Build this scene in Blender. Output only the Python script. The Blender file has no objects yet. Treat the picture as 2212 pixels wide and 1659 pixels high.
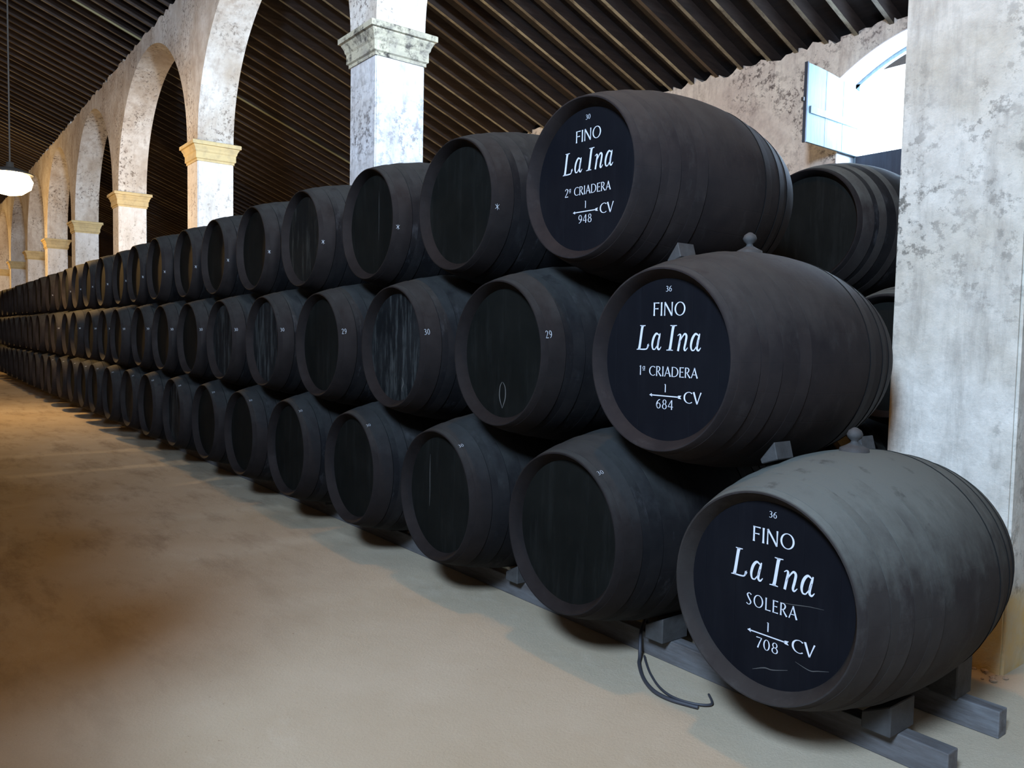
import bpy, bmesh, math, random
from mathutils import Vector, Matrix
random.seed(7)
S = bpy.context.scene
COL = S.collection
PI = math.pi

# ------------------------------------------------------------------ camera, light, exposure
F_PX, YAW, PITCH, ROLL = 1713.73, 0.91043, -0.056313, 0.020196
CAM = Vector((1.49102, -2.19531, 1.39192))
fwd = Vector((-math.sin(YAW)*math.cos(PITCH), math.cos(YAW)*math.cos(PITCH), math.sin(PITCH)))
rt = fwd.cross(Vector((0, 0, 1))).normalized()
up = rt.cross(fwd)
cr, sr = math.cos(ROLL), math.sin(ROLL)
r2 = cr*rt + sr*up
u2 = -sr*rt + cr*up
cd = bpy.data.cameras.new('camera')
cd.sensor_fit = 'HORIZONTAL'
cd.sensor_width = 36.0
cd.lens = F_PX/2212.0*36.0
cd.clip_start = 0.05
cd.clip_end = 300
cam = bpy.data.objects.new('camera', cd)
COL.objects.link(cam)
cam.matrix_world = Matrix(((r2.x, u2.x, -fwd.x, CAM.x), (r2.y, u2.y, -fwd.y, CAM.y), (r2.z, u2.z, -fwd.z, CAM.z), (0, 0, 0, 1)))
S.camera = cam
S.view_settings.view_transform = 'Standard'
S.view_settings.look = 'None'
S.view_settings.gamma = 1
S.view_settings.use_curve_mapping = False
S.view_settings.exposure = 0.0
try:
    S.cycles.use_denoising = True
    S.cycles.denoiser = 'OPENIMAGEDENOISE'
    S.cycles.max_bounces = 6
    S.cycles.diffuse_bounces = 4
    S.cycles.sample_clamp_indirect = 4
    S.cycles.sample_clamp_direct = 0
except Exception:
    pass

W = bpy.data.worlds.new('sky')
S.world = W
W.use_nodes = True
bg = W.node_tree.nodes['Background']
bg.inputs[0].default_value = (0.72, 0.86, 1.0, 1)
bg.inputs[1].default_value = 6.0


def light(name, kind, loc, power, color, target=None, **kw):
    ld = bpy.data.lights.new(name, kind)
    ld.energy = power
    ld.color = color
    for k, v in kw.items():
        setattr(ld, k, v)
    o = bpy.data.objects.new(name, ld)
    COL.objects.link(o)
    o.location = loc
    if target is not None:
        d = Vector(target)-Vector(loc)
        o.rotation_euler = d.to_track_quat('-Z', 'Y').to_euler()
    return o

WARM = (1.0, 0.50, 0.10)
COOL = (0.50, 0.71, 1.0)
# daylight coming through the arched window in the outer wall
light('window_daylight', 'AREA', (-2.6, 7.25, 4.1), 420, COOL, target=(-2.6, 0, 3.4), shape='RECTANGLE', size=2.4, size_y=1.7)
# daylight from the high window in the wall across the aisle, behind the camera
light('aisle_window_daylight', 'AREA', (2.25, -5.12, 4.75), 1170, COOL, target=(-.6, 0.6, 2.2), shape='RECTANGLE', size=1.15, size_y=1.2)
# added cool fill for the arcade, set at an opening cut in the near gable
light('gable_added_fill', 'AREA', (7.15, -2.6, 6.2), 270, (.66, .82, 1.0), target=(-14, 1.6, 4.9), shape='RECTANGLE', size=1.3, size_y=1.3, spread=math.radians(42))
# lamp low in the side aisle behind the stack
light('side_aisle_lamp', 'POINT', (-8.0, 4.4, 2.3), 260, (1.0, .80, .52), shadow_soft_size=.12)
# lamps hanging along the aisle
for lx, pw in ((-0.6, 235), (-13.5, 420), (-26.0, 300), (-38.0, 300)):
    light('aisle_lamp', 'POINT', (lx, -0.45 if lx > -2 else -0.72, 3.40 if lx == -13.5 else 5.4 if lx > -2 else 4.1), pw, WARM if lx > -2 else (1.0, .60, .22), shadow_soft_size=0.10)

# ------------------------------------------------------------------ helpers


def link(name, me, mat=None, parent=None, loc=None):
    o = bpy.data.objects.new(name, me)
    COL.objects.link(o)
    if mat is not None and not me.materials:
        me.materials.append(mat)
    if parent is not None:
        o.parent = parent
    if loc is not None:
        o.location = loc
    return o


def bm_mesh(bm, name, smooth=False):
    me = bpy.data.meshes.new(name)
    bmesh.ops.recalc_face_normals(bm, faces=bm.faces)
    bm.to_mesh(me)
    bm.free()
    if smooth:
        for p in me.polygons:
            p.use_smooth = True
    return me


def py_mesh(name, v, f, smooth=False):
    me = bpy.data.meshes.new(name)
    me.from_pydata(v, [], f)
    me.update()
    if smooth:
        for p in me.polygons:
            p.use_smooth = True
    return me


def add_box(bm, a, b, bevel=0.0):
    r = bmesh.ops.create_cube(bm, size=1)
    vs = r['verts']
    for v in vs:
        v.co = Vector([a[i] + (b[i]-a[i])*(v.co[i]+.5) for i in range(3)])
    if bevel:
        es = {e for v in vs for e in v.link_edges}
        bmesh.ops.bevel(bm, geom=list(es), offset=bevel, segments=2, affect='EDGES', profile=.5)


def box_obj(name, a, b, mat, parent=None, bevel=0.0):
    bm = bmesh.new()
    add_box(bm, a, b, bevel)
    return link(name, bm_mesh(bm, name), mat, parent)


def empty(name, loc=(0, 0, 0), rz=0):
    o = bpy.data.objects.new(name, None)
    COL.objects.link(o)
    o.location = loc
    o.rotation_euler = (0, 0, rz)
    o.empty_display_size = .1
    return o


def tag(o, label=None, cat=None, group=None, kind=None):
    if label: o['label'] = label
    if cat: o['category'] = cat
    if group: o['group'] = group
    if kind: o['kind'] = kind
    return o


def struct(o, label=None):
    o['kind'] = 'structure'
    if label:
        o['label'] = label
    return o


def tube(pts, r, seg=8, closed_caps=True):
    bm = bmesh.new()
    rings = []
    n = len(pts)
    for i, p in enumerate(pts):
        p = Vector(p)
        d = (Vector(pts[min(i+1, n-1)])-Vector(pts[max(i-1, 0)])).normalized()
        a = d.cross(Vector((0, 0, 1)))
        if a.length < 1e-3:
            a = Vector((1, 0, 0))
        a.normalize()
        b = d.cross(a)
        rings.append([bm.verts.new(p+r*(math.cos(t)*a+math.sin(t)*b)) for t in [2*PI*k/seg for k in range(seg)]])
    for i in range(n-1):
        for k in range(seg):
            bm.faces.new((rings[i][k], rings[i][(k+1) % seg], rings[i+1][(k+1) % seg], rings[i+1][k]))
    bm.faces.new(rings[0]); bm.faces.new(rings[-1])
    return bm


def crom(P, n=8):
    out = []
    m = len(P)
    for i in range(m-1):
        p0, p1, p2, p3 = P[max(i-1, 0)], P[i], P[i+1], P[min(i+2, m-1)]
        for k in range(n):
            t = k/n
            out.append(tuple(.5*((2*b)+(-a+c)*t+(2*a-5*b+4*c-d)*t*t+(-a+3*b-3*c+d)*t**3) for a, b, c, d in zip(p0, p1, p2, p3)))
    out.append(tuple(P[-1]))
    return out

# ------------------------------------------------------------------ materials


class NT:
    def __init__(self, name, rough=.8, spec=.3):
        self.m = bpy.data.materials.new(name)
        self.m.use_nodes = True
        self.t = self.m.node_tree
        self.b = self.t.nodes['Principled BSDF']
        self.b.inputs['Roughness'].default_value = rough
        self.b.inputs['Specular IOR Level'].default_value = spec
        self.tc = self.t.nodes.new('ShaderNodeTexCoord')

    def L(self, a, b):
        self.t.links.new(a, b)

    def coord(self, scale=(1, 1, 1), src='Object', rnd=False):
        mp = self.t.nodes.new('ShaderNodeMapping')
        mp.inputs['Scale'].default_value = scale
        self.L(self.tc.outputs[src], mp.inputs[0])
        if rnd:
            oi = self.t.nodes.new('ShaderNodeObjectInfo')
            mu = self.t.nodes.new('ShaderNodeMath'); mu.operation = 'MULTIPLY'
            mu.inputs[1].default_value = 57.0
            self.L(oi.outputs['Random'], mu.inputs[0])
            cb = self.t.nodes.new('ShaderNodeCombineXYZ')
            for i in range(3): self.L(mu.outputs[0], cb.inputs[i])
            self.L(cb.outputs[0], mp.inputs['Location'])
        return mp.outputs[0]

    def noise(self, co, scale, detail=6, rough=.6, lo=.4, hi=.6):
        n = self.t.nodes.new('ShaderNodeTexNoise')
        n.inputs['Scale'].default_value = scale
        n.inputs['Detail'].default_value = detail
        n.inputs['Roughness'].default_value = rough
        self.L(co, n.inputs['Vector'])
        r = self.t.nodes.new('ShaderNodeMapRange')
        r.inputs['From Min'].default_value = lo
        r.inputs['From Max'].default_value = hi
        self.L(n.outputs['Fac'], r.inputs['Value'])
        return r.outputs[0]

    def mix(self, fac, a, b):
        x = self.t.nodes.new('ShaderNodeMix'); x.data_type = 'RGBA'
        if isinstance(fac, (int, float)): x.inputs[0].default_value = fac
        else: self.L(fac, x.inputs[0])
        for i, c in ((6, a), (7, b)):
            if isinstance(c, tuple): x.inputs[i].default_value = (*c, 1)
            else: self.L(c, x.inputs[i])
        return x.outputs[2]

    def math(self, op, a, b=None):
        x = self.t.nodes.new('ShaderNodeMath'); x.operation = op
        for i, c in ((0, a), (1, b)):
            if c is None: continue
            if isinstance(c, (int, float)): x.inputs[i].default_value = c
            else: self.L(c, x.inputs[i])
        return x.outputs[0]

    def sep(self, co):
        x = self.t.nodes.new('ShaderNodeSeparateXYZ'); self.L(co, x.inputs[0]); return x.outputs

    def ramp(self, v, lo, hi):
        r = self.t.nodes.new('ShaderNodeMapRange')
        r.inputs['From Min'].default_value = lo
        r.inputs['From Max'].default_value = hi
        self.L(v, r.inputs['Value'])
        return r.outputs[0]

    def color(self, c):
        if isinstance(c, tuple): self.b.inputs['Base Color'].default_value = (*c, 1)
        else: self.L(c, self.b.inputs['Base Color'])
        return self

    def bump(self, h, strength=.3, dist=.02):
        x = self.t.nodes.new('ShaderNodeBump')
        x.inputs['Strength'].default_value = strength
        x.inputs['Distance'].default_value = dist
        self.L(h, x.inputs['Height'])
        self.L(x.outputs[0], self.b.inputs['Normal'])
        return self


def plaster(name, base, warmc, speck, heavy=.5, base_band=False, band_h=.33):
    n = NT(name, .9, .15)
    co = n.coord(src='Object')
    big = n.noise(co, 1.3, 5, .6, .40, .66)
    c = n.mix(big, base, warmc)
    st = n.noise(n.coord((5, 5, .8)), 1.6, 6, .7, .50, .74)
    c = n.mix(n.math('MULTIPLY', st, .7), c, speck)
    sp = n.noise(co, 16, 6, .75, .60-.10*heavy, .65-.07*heavy)
    area = n.noise(n.coord((1, 1, .6)), 1.7, 3, .5, .42, .62)
    c = n.mix(n.math('MULTIPLY', n.math('MULTIPLY', sp, area), .9), c, tuple(x*.28 for x in speck))
    mot = n.noise(co, 7, 9, .78, .40, .66)
    c = n.mix(n.math('MULTIPLY', mot, .22+.22*heavy), c, speck)
    if base_band:
        z = n.sep(co)[2]
        wob = n.noise(co, 4, 4, .6, 0, 1)
        zz = n.math('ADD', z, n.math('MULTIPLY', wob, .12))
        f = n.ramp(zz, band_h+.10, band_h+.03)
        oc = n.mix(n.noise(co, 6, 6, .7, .4, .65), (.50, .34, .13), (.45, .36, .22))
        c = n.mix(f, c, oc)
    n.color(c)
    n.bump(n.noise(co, 14, 10, .7, 0, 1), .5, .02)
    return n.m

M = {}
M['pillar_dirty'] = plaster('pillar_dirty_plaster', (.74, .77, .82), (.60, .59, .58), (.27, .25, .25), 1.0)
M['pillar_near'] = plaster('pillar_near_plaster', (.60, .565, .50), (.44, .39, .31), (.20, .18, .15), .75, True)
M['pillar'] = plaster('pillar_plaster', (.80, .80, .80), (.66, .63, .58), (.42, .37, .32), .5)
M['arcade'] = plaster('arcade_plaster', (.74, .73, .70), (.52, .46, .39), (.34, .27, .22), .75)
M['outer'] = plaster('outer_wall_plaster', (.80, .74, .65), (.62, .54, .48), (.28, .22, .20), .8)
M['reveal'] = NT('window_reveal_limewash', .9, .1).color((.85, .86, .88)).m

n = NT('fallen_plaster', .95, .1); M['rubble'] = n.color((.30, .22, .15)).m

# stone capitals
n = NT('old_stone', .9, .15)
co = n.coord()
c = n.mix(n.noise(co, 9, 8, .75, .48, .62), (.50, .47, .36), (.06, .055, .05))
c = n.mix(n.noise(co, 3, 4, .6, .5, .7), c, (.30, .28, .24))
n.color(c).bump(n.noise(co, 20, 8, .7, 0, 1), .6, .02)
M['cap_old'] = n.m
n = NT('ochre_capital_paint', .85, .2)
co = n.coord()
c = n.mix(n.noise(co, 7, 6, .7, .45, .7), (.62, .50, .27), (.46, .37, .22))
n.color(c).bump(n.noise(co, 18, 6, .6, 0, 1), .2, .01)
M['cap'] = n.m

# floor: compacted ochre sand
n = NT('ochre_sand_floor', .92, .15)
co = n.coord()
c = n.mix(n.noise(co, .55, 5, .6, .35, .65), (.445, .365, .265), (.36, .28, .185))
pt = n.noise(n.coord((.55, 1.7, 1)), 2.3, 8, .72, .50, .68)
xx = n.sep(co)
lf = n.ramp(n.math('ADD', xx[0], n.math('MULTIPLY', xx[1], .9)), -2.2, -4.8)
c = n.mix(n.math('MULTIPLY', n.math('MULTIPLY', pt, lf), .6), c, (.15, .10, .065))
lt = n.noise(n.coord((1, 1.3, 1)), 1.1, 7, .65, .56, .72)
c = n.mix(n.math('MULTIPLY', lt, .35), c, (.58, .50, .40))
gr = n.noise(co, 120, 4, .8, .3, .7)
c = n.mix(n.math('MULTIPLY', gr, .25), c, (.24, .18, .12))
deb = n.noise(co, 34, 4, .7, .69, .72)
c = n.mix(n.math('MULTIPLY', deb, .7), c, (.12, .07, .04))
n.color(c).bump(n.math('ADD', n.noise(co, 90, 5, .8, 0, 1), n.math('MULTIPLY', n.noise(co, 6, 6, .65, 0, 1), 2.0)), .35, .012)
M['floor'] = n.m

# timber
def timber(name, a, b, axis_scale, rough=.75, spec=.3, rnd=False):
    n = NT(name, rough, spec)
    co = n.coord(axis_scale, rnd=rnd)
    c = n.mix(n.noise(co, 3, 8, .7, .35, .68), a, b)
    oi = n.t.nodes.new('ShaderNodeObjectInfo')
    c2 = n.mix(oi.outputs['Random'], c, b)
    c = n.mix(.35, c, c2)
    n.color(c).bump(n.noise(co, 6, 8, .7, 0, 1), .3, .01)
    return n.m
M['rafter'] = timber('roof_rafter_wood', (.014, .009, .007), (.045, .030, .024), (6, .5, 6))
n = NT('rafter_lit_underside', .8, .2)  # pale underside carries the light from below in its colour; sides stay dark
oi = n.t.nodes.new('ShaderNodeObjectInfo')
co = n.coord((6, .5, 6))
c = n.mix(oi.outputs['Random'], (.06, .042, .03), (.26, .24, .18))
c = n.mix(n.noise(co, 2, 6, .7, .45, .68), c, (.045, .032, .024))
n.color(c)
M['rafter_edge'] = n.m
M['deck'] = timber('roof_deck_boards', (.007, .005, .005), (.020, .013, .010), (.5, 6, 6))
M['conduit'] = NT('ochre_conduit', .5, .4).color((.17, .15, .07)).m
M['rail'] = timber('grey_weathered_rail', (.14, .138, .14), (.06, .05, .046), (1.2, 9, 9))
M['chock'] = timber('grey_chock_wood', (.055, .052, .05), (.03, .027, .025), (6, 6, 6))
M['shutter'] = timber('grey_painted_shutter', (.26, .34, .38), (.15, .21, .25), (8, 8, .6))
M['shutter_dark'] = timber('dark_shutter_board', (.06, .07, .09), (.04, .045, .06), (8, 8, .6))

# casks
def cask_mat(name, a, b, dust, dust_amt, spec=.07, rough=.75, settled=None, chime=None):
    n = NT(name, rough, spec)
    co = n.coord(rnd=True)
    c = n.mix(n.noise(co, 4, 6, .65, .38, .66), a, b)
    d = n.noise(n.coord((1, 2.0, 1), rnd=True), 5, 8, .75, .55, .78)
    c = n.mix(n.math('MULTIPLY', d, dust_amt), c, dust)
    sp = n.noise(co, 60, 3, .8, .72, .78)
    c = n.mix(n.math('MULTIPLY', sp, .35), c, dust)
    n.color(c)
    if chime:
        yy = n.sep(n.tc.outputs['Object'])[1]
        fc = n.ramp(n.math('ADD', yy, n.math('MULTIPLY', n.noise(co, 8, 5, .7, 0, 1), .02)), .122, .116)
        c = n.mix(n.math('MULTIPLY', fc, .85), c, n.mix(n.noise(co, 7, 6, .7, .35, .7), chime, tuple(q*.6 for q in chime)))
    if settled:
        zz = n.sep(n.tc.outputs['Object'])
        wob = n.math('MULTIPLY', n.math('SUBTRACT', n.noise(n.coord((1, 1.6, 1), rnd=True), 4.5, 7, .7, 0, 1), .5), .5)
        f = n.ramp(n.math('ADD', zz[2], wob), settled[1], settled[2])
        rad = n.math('SQRT', n.math('ADD', n.math('MULTIPLY', zz[0], zz[0]), n.math('MULTIPLY', zz[2], zz[2])))
        f = n.math('MULTIPLY', f, n.ramp(rad, .3385, .3425))
        blot = n.noise(co, 9, 5, .65, .60, .70)
        dc = n.mix(n.math('MULTIPLY', blot, .55), settled[0], a)
        c = n.mix(n.math('MULTIPLY', f, settled[3]), c, dc)
        n.color(c)
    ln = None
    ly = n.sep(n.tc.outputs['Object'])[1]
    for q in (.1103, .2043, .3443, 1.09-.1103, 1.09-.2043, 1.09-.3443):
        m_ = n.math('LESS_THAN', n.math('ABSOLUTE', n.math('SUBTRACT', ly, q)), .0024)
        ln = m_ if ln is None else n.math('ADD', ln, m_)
    c = n.mix(n.math('MULTIPLY', ln, .85), c, (.004, .004, .004))  # paints in the thin shadow line behind each hoop edge
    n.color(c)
    # stave joints: thin dark grooves round the barrel axis
    s = n.sep(n.tc.outputs['Object'])
    ang = n.math('ARCTAN2', s[2], s[0])
    fr = n.math('FRACT', n.math('MULTIPLY', ang, 24/(2*PI)))
    gv = n.ramp(n.math('ABSOLUTE', n.math('SUBTRACT', fr, .5)), .47, .5)
    h = n.math('SUBTRACT', n.math('MULTIPLY', n.noise(co, 45, 6, .75, 0, 1), .35), n.math('MULTIPLY', gv, .12))
    n.bump(h, .4, .005)
    return n.m
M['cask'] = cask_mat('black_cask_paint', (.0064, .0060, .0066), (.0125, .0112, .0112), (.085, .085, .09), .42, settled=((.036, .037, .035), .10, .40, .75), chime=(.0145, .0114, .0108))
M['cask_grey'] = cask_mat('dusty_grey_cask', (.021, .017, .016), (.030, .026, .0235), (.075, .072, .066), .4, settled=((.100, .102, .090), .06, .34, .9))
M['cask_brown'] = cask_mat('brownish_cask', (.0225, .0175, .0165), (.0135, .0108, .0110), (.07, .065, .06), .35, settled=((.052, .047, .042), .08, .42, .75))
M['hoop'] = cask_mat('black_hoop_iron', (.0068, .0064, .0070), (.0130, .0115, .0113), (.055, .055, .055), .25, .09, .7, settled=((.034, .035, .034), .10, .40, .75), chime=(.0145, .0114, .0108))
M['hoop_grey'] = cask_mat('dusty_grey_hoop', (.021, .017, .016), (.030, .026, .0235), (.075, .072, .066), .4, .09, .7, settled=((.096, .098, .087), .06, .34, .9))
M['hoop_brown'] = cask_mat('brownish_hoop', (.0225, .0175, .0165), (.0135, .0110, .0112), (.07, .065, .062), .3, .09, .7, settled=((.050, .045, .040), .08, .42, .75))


def head_mat(name, a, b, streak, amt, lo=.5, hi=.75):
    n = NT(name, .75, .06)
    co = n.coord(rnd=True)
    c = n.mix(n.noise(co, 3, 4, .6, .35, .7), a, b)
    d = n.noise(n.coord((9, 1, 1.1), rnd=True), 2.2, 7, .75, lo, hi)
    c = n.mix(n.math('MULTIPLY', d, amt), c, streak)
    n.color(c)
    s = n.sep(n.tc.outputs['Object'])
    fr = n.math('FRACT', n.math('MULTIPLY', s[0], 8.0))
    gv = n.ramp(n.math('ABSOLUTE', n.math('SUBTRACT', fr, .5)), .48, .5)
    n.bump(n.math('SUBTRACT', n.math('MULTIPLY', n.noise(co, 30, 5, .7, 0, 1), .3), n.math('MULTIPLY', gv, .5)), .3, .004)
    return n.m
M['head'] = head_mat('black_cask_head', (.0034, .0036, .0030), (.0062, .0062, .0052), (.026, .026, .024), .22)
M['head_sign'] = head_mat('fresh_black_sign_head', (.0036, .0036, .0052), (.0055, .0055, .0070), (.018, .018, .022), .15)
M['head_dusty'] = head_mat('dust_streaked_head', (.005, .0055, .006), (.014, .014, .014), (.10, .105, .10), .6, .50, .74)
M['head_worn'] = head_mat('worn_brown_head', (.012, .0105, .0085), (.006, .006, .0057), (.09, .083, .07), .45, .52, .74)
M['paint'] = NT('white_sign_paint', .6, .3).color((.52, .52, .55)).m
M['chalk'] = NT('chalk', .9, .1).color((.34, .36, .39)).m
n = NT('scratch', .8, .1); M['scratch'] = n.color((.075, .07, .065)).m
M['hose'] = NT('dark_rubber_hose', .55, .4).color((.035, .033, .038)).m
M['metal'] = NT('dark_lamp_metal', .5, .5).color((.05, .045, .04)).m
n = NT('cable_grey', .6, .3); M['cable'] = n.color((.06, .055, .05)).m
n = NT('lamp_glow')
n.b.inputs['Emission Color'].default_value = (1.0, .74, .38, 1)
n.b.inputs['Emission Strength'].default_value = 14
M['bulb'] = n.m

# ------------------------------------------------------------------ room shell
YF, YB = 1.503, 2.05            # arcade faces
ZTOP = 6.80
X_FAR, X_NEAR = -48.0, 7.2
Y_OUT, Y_IN = 6.60, -5.2


def zu(y):                       # underside of the rafters
    return 4.97+.38*(6.6-y)

RIDGE_Y = -2.9
fl = py_mesh('floor', [(X_FAR-1, Y_IN-.5, 0), (X_NEAR+.5, Y_IN-.5, 0), (X_NEAR+.5, Y_OUT+.6, 0), (X_FAR-1, Y_OUT+.6, 0),
                       (X_FAR-1, Y_IN-.5, -.3), (X_NEAR+.5, Y_IN-.5, -.3), (X_NEAR+.5, Y_OUT+.6, -.3), (X_FAR-1, Y_OUT+.6, -.3)],
             [(0, 1, 2, 3), (7, 6, 5, 4), (0, 4, 5, 1), (1, 5, 6, 2), (2, 6, 7, 3), (3, 7, 4, 0)])
struct(link('floor', fl, M['floor']))

# roof deck (two slopes) and rafters
ceil = empty('ceiling', (0, 0, 0))
struct(ceil, 'dark timber roof sloping down over the arcade to the outer wall')


def slope_box(bm, x0, x1, ya, za, yb, zb, h):
    v = [bm.verts.new(p) for p in ((x0, ya, za), (x1, ya, za), (x1, yb, zb), (x0, yb, zb), (x0, ya, za+h), (x1, ya, za+h), (x1, yb, zb+h), (x0, yb, zb+h))]
    for f in ((3, 2, 1, 0), (4, 5, 6, 7), (0, 1, 5, 4), (1, 2, 6, 5), (2, 3, 7, 6), (3, 0, 4, 7)):
        bm.faces.new([v[i] for i in f])
bm = bmesh.new()
slope_box(bm, X_FAR-1, X_NEAR+.5, RIDGE_Y, zu(RIDGE_Y)+.18, Y_OUT+.9, zu(Y_OUT+.9)+.18, .12)
slope_box(bm, X_FAR-1, X_NEAR+.5, RIDGE_Y, zu(RIDGE_Y)+.18, Y_IN-.6, zu(RIDGE_Y)+.18-.38*(RIDGE_Y-Y_IN+.6), .12)
link('roof_deck', bm_mesh(bm, 'roof_deck'), M['deck'], ceil)
bm = bmesh.new()
slope_box(bm, -.026, .026, RIDGE_Y, zu(RIDGE_Y), Y_OUT+.5, zu(Y_OUT+.5), .19)
raft = bm_mesh(bm, 'rafter')
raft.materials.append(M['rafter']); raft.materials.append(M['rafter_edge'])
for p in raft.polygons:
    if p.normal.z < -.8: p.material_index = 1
xs = []
x = -3.10+.395*24
while x > X_FAR:
    xs.append(x); x -= .395
vis = [x for x in xs if -36 < x < 1.2]
first = sorted(vis, key=lambda v: -v)[:96]
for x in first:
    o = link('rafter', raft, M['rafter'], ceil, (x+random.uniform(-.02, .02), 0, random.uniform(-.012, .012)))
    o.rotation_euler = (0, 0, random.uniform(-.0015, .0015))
bm = bmesh.new()
for x in xs:
    if x not in first:
        slope_box(bm, x-.026, x+.026, RIDGE_Y, zu(RIDGE_Y), Y_OUT+.5, zu(Y_OUT+.5), .19)
for x in xs:
    slope_box(bm, x-.035, x+.035, RIDGE_Y, zu(RIDGE_Y), Y_IN-.3, zu(RIDGE_Y)-.38*(RIDGE_Y-Y_IN+.3), .19)
rest = link('rafter_row', bm_mesh(bm, 'rafter_row'), M['rafter'], ceil)
rest['kind'] = 'stuff'
# thin ochre conduit that runs down under the rafters
cx_ = -14.9
link('conduit', bm_mesh(tube([(cx_, y, zu(y)-.025) for y in (RIDGE_Y, 0, 3, Y_OUT)], .022, 8), 'conduit'), M['conduit'], ceil)

# outer wall with the arched window
WX0, WX1, WZ0, WZS, WZA = -3.70, -1.50, 3.10, 4.52, 4.90


def arch_z(x, x0, x1, zs, za):
    xc, a = (x0+x1)/2, (x1-x0)/2
    t = max(0., 1-((x-xc)/a)**2)
    return zs+(za-zs)*math.sqrt(t) if za-zs > .9 else zs+(za-zs)*t


def slab(bm, slices, y0, y1):
    """slices: list of (x, [(zlo, zhi)]) ; neighbouring samples with same number of ranges are joined"""
    for (xa, ra), (xb, rb) in zip(slices, slices[1:]):
        if xb-xa < 1e-6:
            continue
        for (l0, h0), (l1, h1) in zip(ra, rb):
            v = [bm.verts.new(p) for p in ((xa, y0, l0), (xb, y0, l1), (xb, y0, h1), (xa, y0, h0), (xa, y1, l0), (xb, y1, l1), (xb, y1, h1), (xa, y1, h0))]
            bm.faces.new([v[i] for i in (0, 1, 2, 3)]); bm.faces.new([v[i] for i in (7, 6, 5, 4)])
            bm.faces.new([v[i] for i in (0, 4, 5, 1)]); bm.faces.new([v[i] for i in (3, 2, 6, 7)])


def cap_ends(bm, x, lo, hi, y0, y1):
    bm.faces.new([bm.verts.new(p) for p in ((x, y0, lo), (x, y1, lo), (x, y1, hi), (x, y0, hi))])

rw = random.Random(3)
tops = {}


def wtop(x, base=5.0, amp=.05):
    k = round(x*20)
    if k not in tops:
        tops[k] = base+rw.uniform(-amp, amp)*.7+.03*math.sin(x*7.3)+.03*math.sin(x*15.9+1)
    return tops[k]
bm = bmesh.new()
N = 620
sl = [(X_FAR-.5+(WX0-X_FAR+.5)*i/N, None) for i in range(N+1)]
slab(bm, [(x, [(0, wtop(x))]) for x, _ in sl], Y_OUT, Y_OUT+.42)
sl = [WX0+(WX1-WX0)*i/30 for i in range(31)]
slab(bm, [(x, [(0, WZ0), (arch_z(x, WX0, WX1, WZS, WZA), max(wtop(x), 5.0))]) for x in sl], Y_OUT, Y_OUT+.42)
sl = [WX1+(X_NEAR+.3-WX1)*i/60 for i in range(61)]
slab(bm, [(x, [(0, wtop(x))]) for x in sl], Y_OUT, Y_OUT+.42)
wall_o = struct(link('wall_back', bm_mesh(bm, 'wall_back'), M['outer']), 'stained limewashed outer wall under the low side of the roof')
# limewashed reveal lining the window opening
win = empty('window_1', (0, 0, 0))
struct(win, 'arched window in the outer wall with its shutter swung open')
bm = bmesh.new()
sl = [WX0+(WX1-WX0)*i/30 for i in range(31)]
slab(bm, [(x, [(arch_z(x, WX0, WX1, WZS, WZA)-.012, arch_z(x, WX0, WX1, WZS, WZA)+.002)]) for x in sl], Y_OUT-.003, Y_OUT+.42)
for x in (WX0, WX1):
    add_box(bm, (x-.002 if x < -3 else x-.012, Y_OUT-.003, WZ0), (x+.012 if x < -3 else x+.002, Y_OUT+.42, WZS))
link('reveal', bm_mesh(bm, 'reveal'), M['reveal'], win)
# frame at the outer edge
bm = bmesh.new()
slab(bm, [(x, [(arch_z(x, WX0, WX1, WZS, WZA)-.06, arch_z(x, WX0, WX1, WZS, WZA)-.012)]) for x in sl], Y_OUT+.36, Y_OUT+.42)
for x in (WX0+.012, WX1-.06):
    add_box(bm, (x, Y_OUT+.36, WZ0), (x+.048, Y_OUT+.42, WZS))
link('frame', bm_mesh(bm, 'frame'), M['shutter'], win)
box_obj('sill', (WX0, Y_OUT-.04, WZ0-.04), (WX1, Y_OUT+.42, WZ0), M['outer'], win)
# closed lower board
bd = box_obj('lower_board', (WX0+.06, Y_OUT+.33, WZ0), (WX1-.06, Y_OUT+.37, 3.66), M['shutter_dark'], win, .004)
bd['label'] = 'dark closed lower board'
# open leaf, hinged at the left jamb, swung into the room
leaf = empty('shutter_hinge', (WX0+.04, Y_OUT+.36, 0))
leaf.parent = win
leaf.name = 'shutter'
LW = 1.10
bm = bmesh.new()
npl = 3
for k in range(npl):
    a, b = LW*k/npl+.004, LW*(k+1)/npl-.004
    st = []
    for i in range(9):
        x = a+(b-a)*i/8
        top = 4.45+.10*(1-((x-LW)/LW)**2)-.03
        st.append((x, top))
    for (xa, ta), (xb, tb) in zip(st, st[1:]):
        v = [bm.verts.new(p) for p in ((0, -xa, 3.66), (0, -xb, 3.66), (0, -xb, tb), (0, -xa, ta), (.03, -xa, 3.66), (.03, -xb, 3.66), (.03, -xb, tb), (.03, -xa, ta))]
        for f in ((0, 1, 2, 3), (7, 6, 5, 4), (0, 4, 5, 1), (3, 2, 6, 7), (1, 5, 6, 2), (0, 3, 7, 4)):
            bm.faces.new([v[i] for i in f])
link('board', bm_mesh(bm, 'board'), M['shutter'], leaf)
box_obj('batten', (.030, -LW+.05, 3.98), (.048, -.03, 4.06), M['shutter'], leaf, .003)
box_obj('edge_strip', (-.004, -LW-.028, 3.65), (.034, -LW-.004, 4.53), M['shutter_dark'], leaf, .002)
box_obj('latch', (-.012, -LW-.060, 4.10), (.02, -LW-.028, 4.14), M['metal'], leaf)
leaf.rotation_euler = (0, 0, math.radians(0.0))

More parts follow.
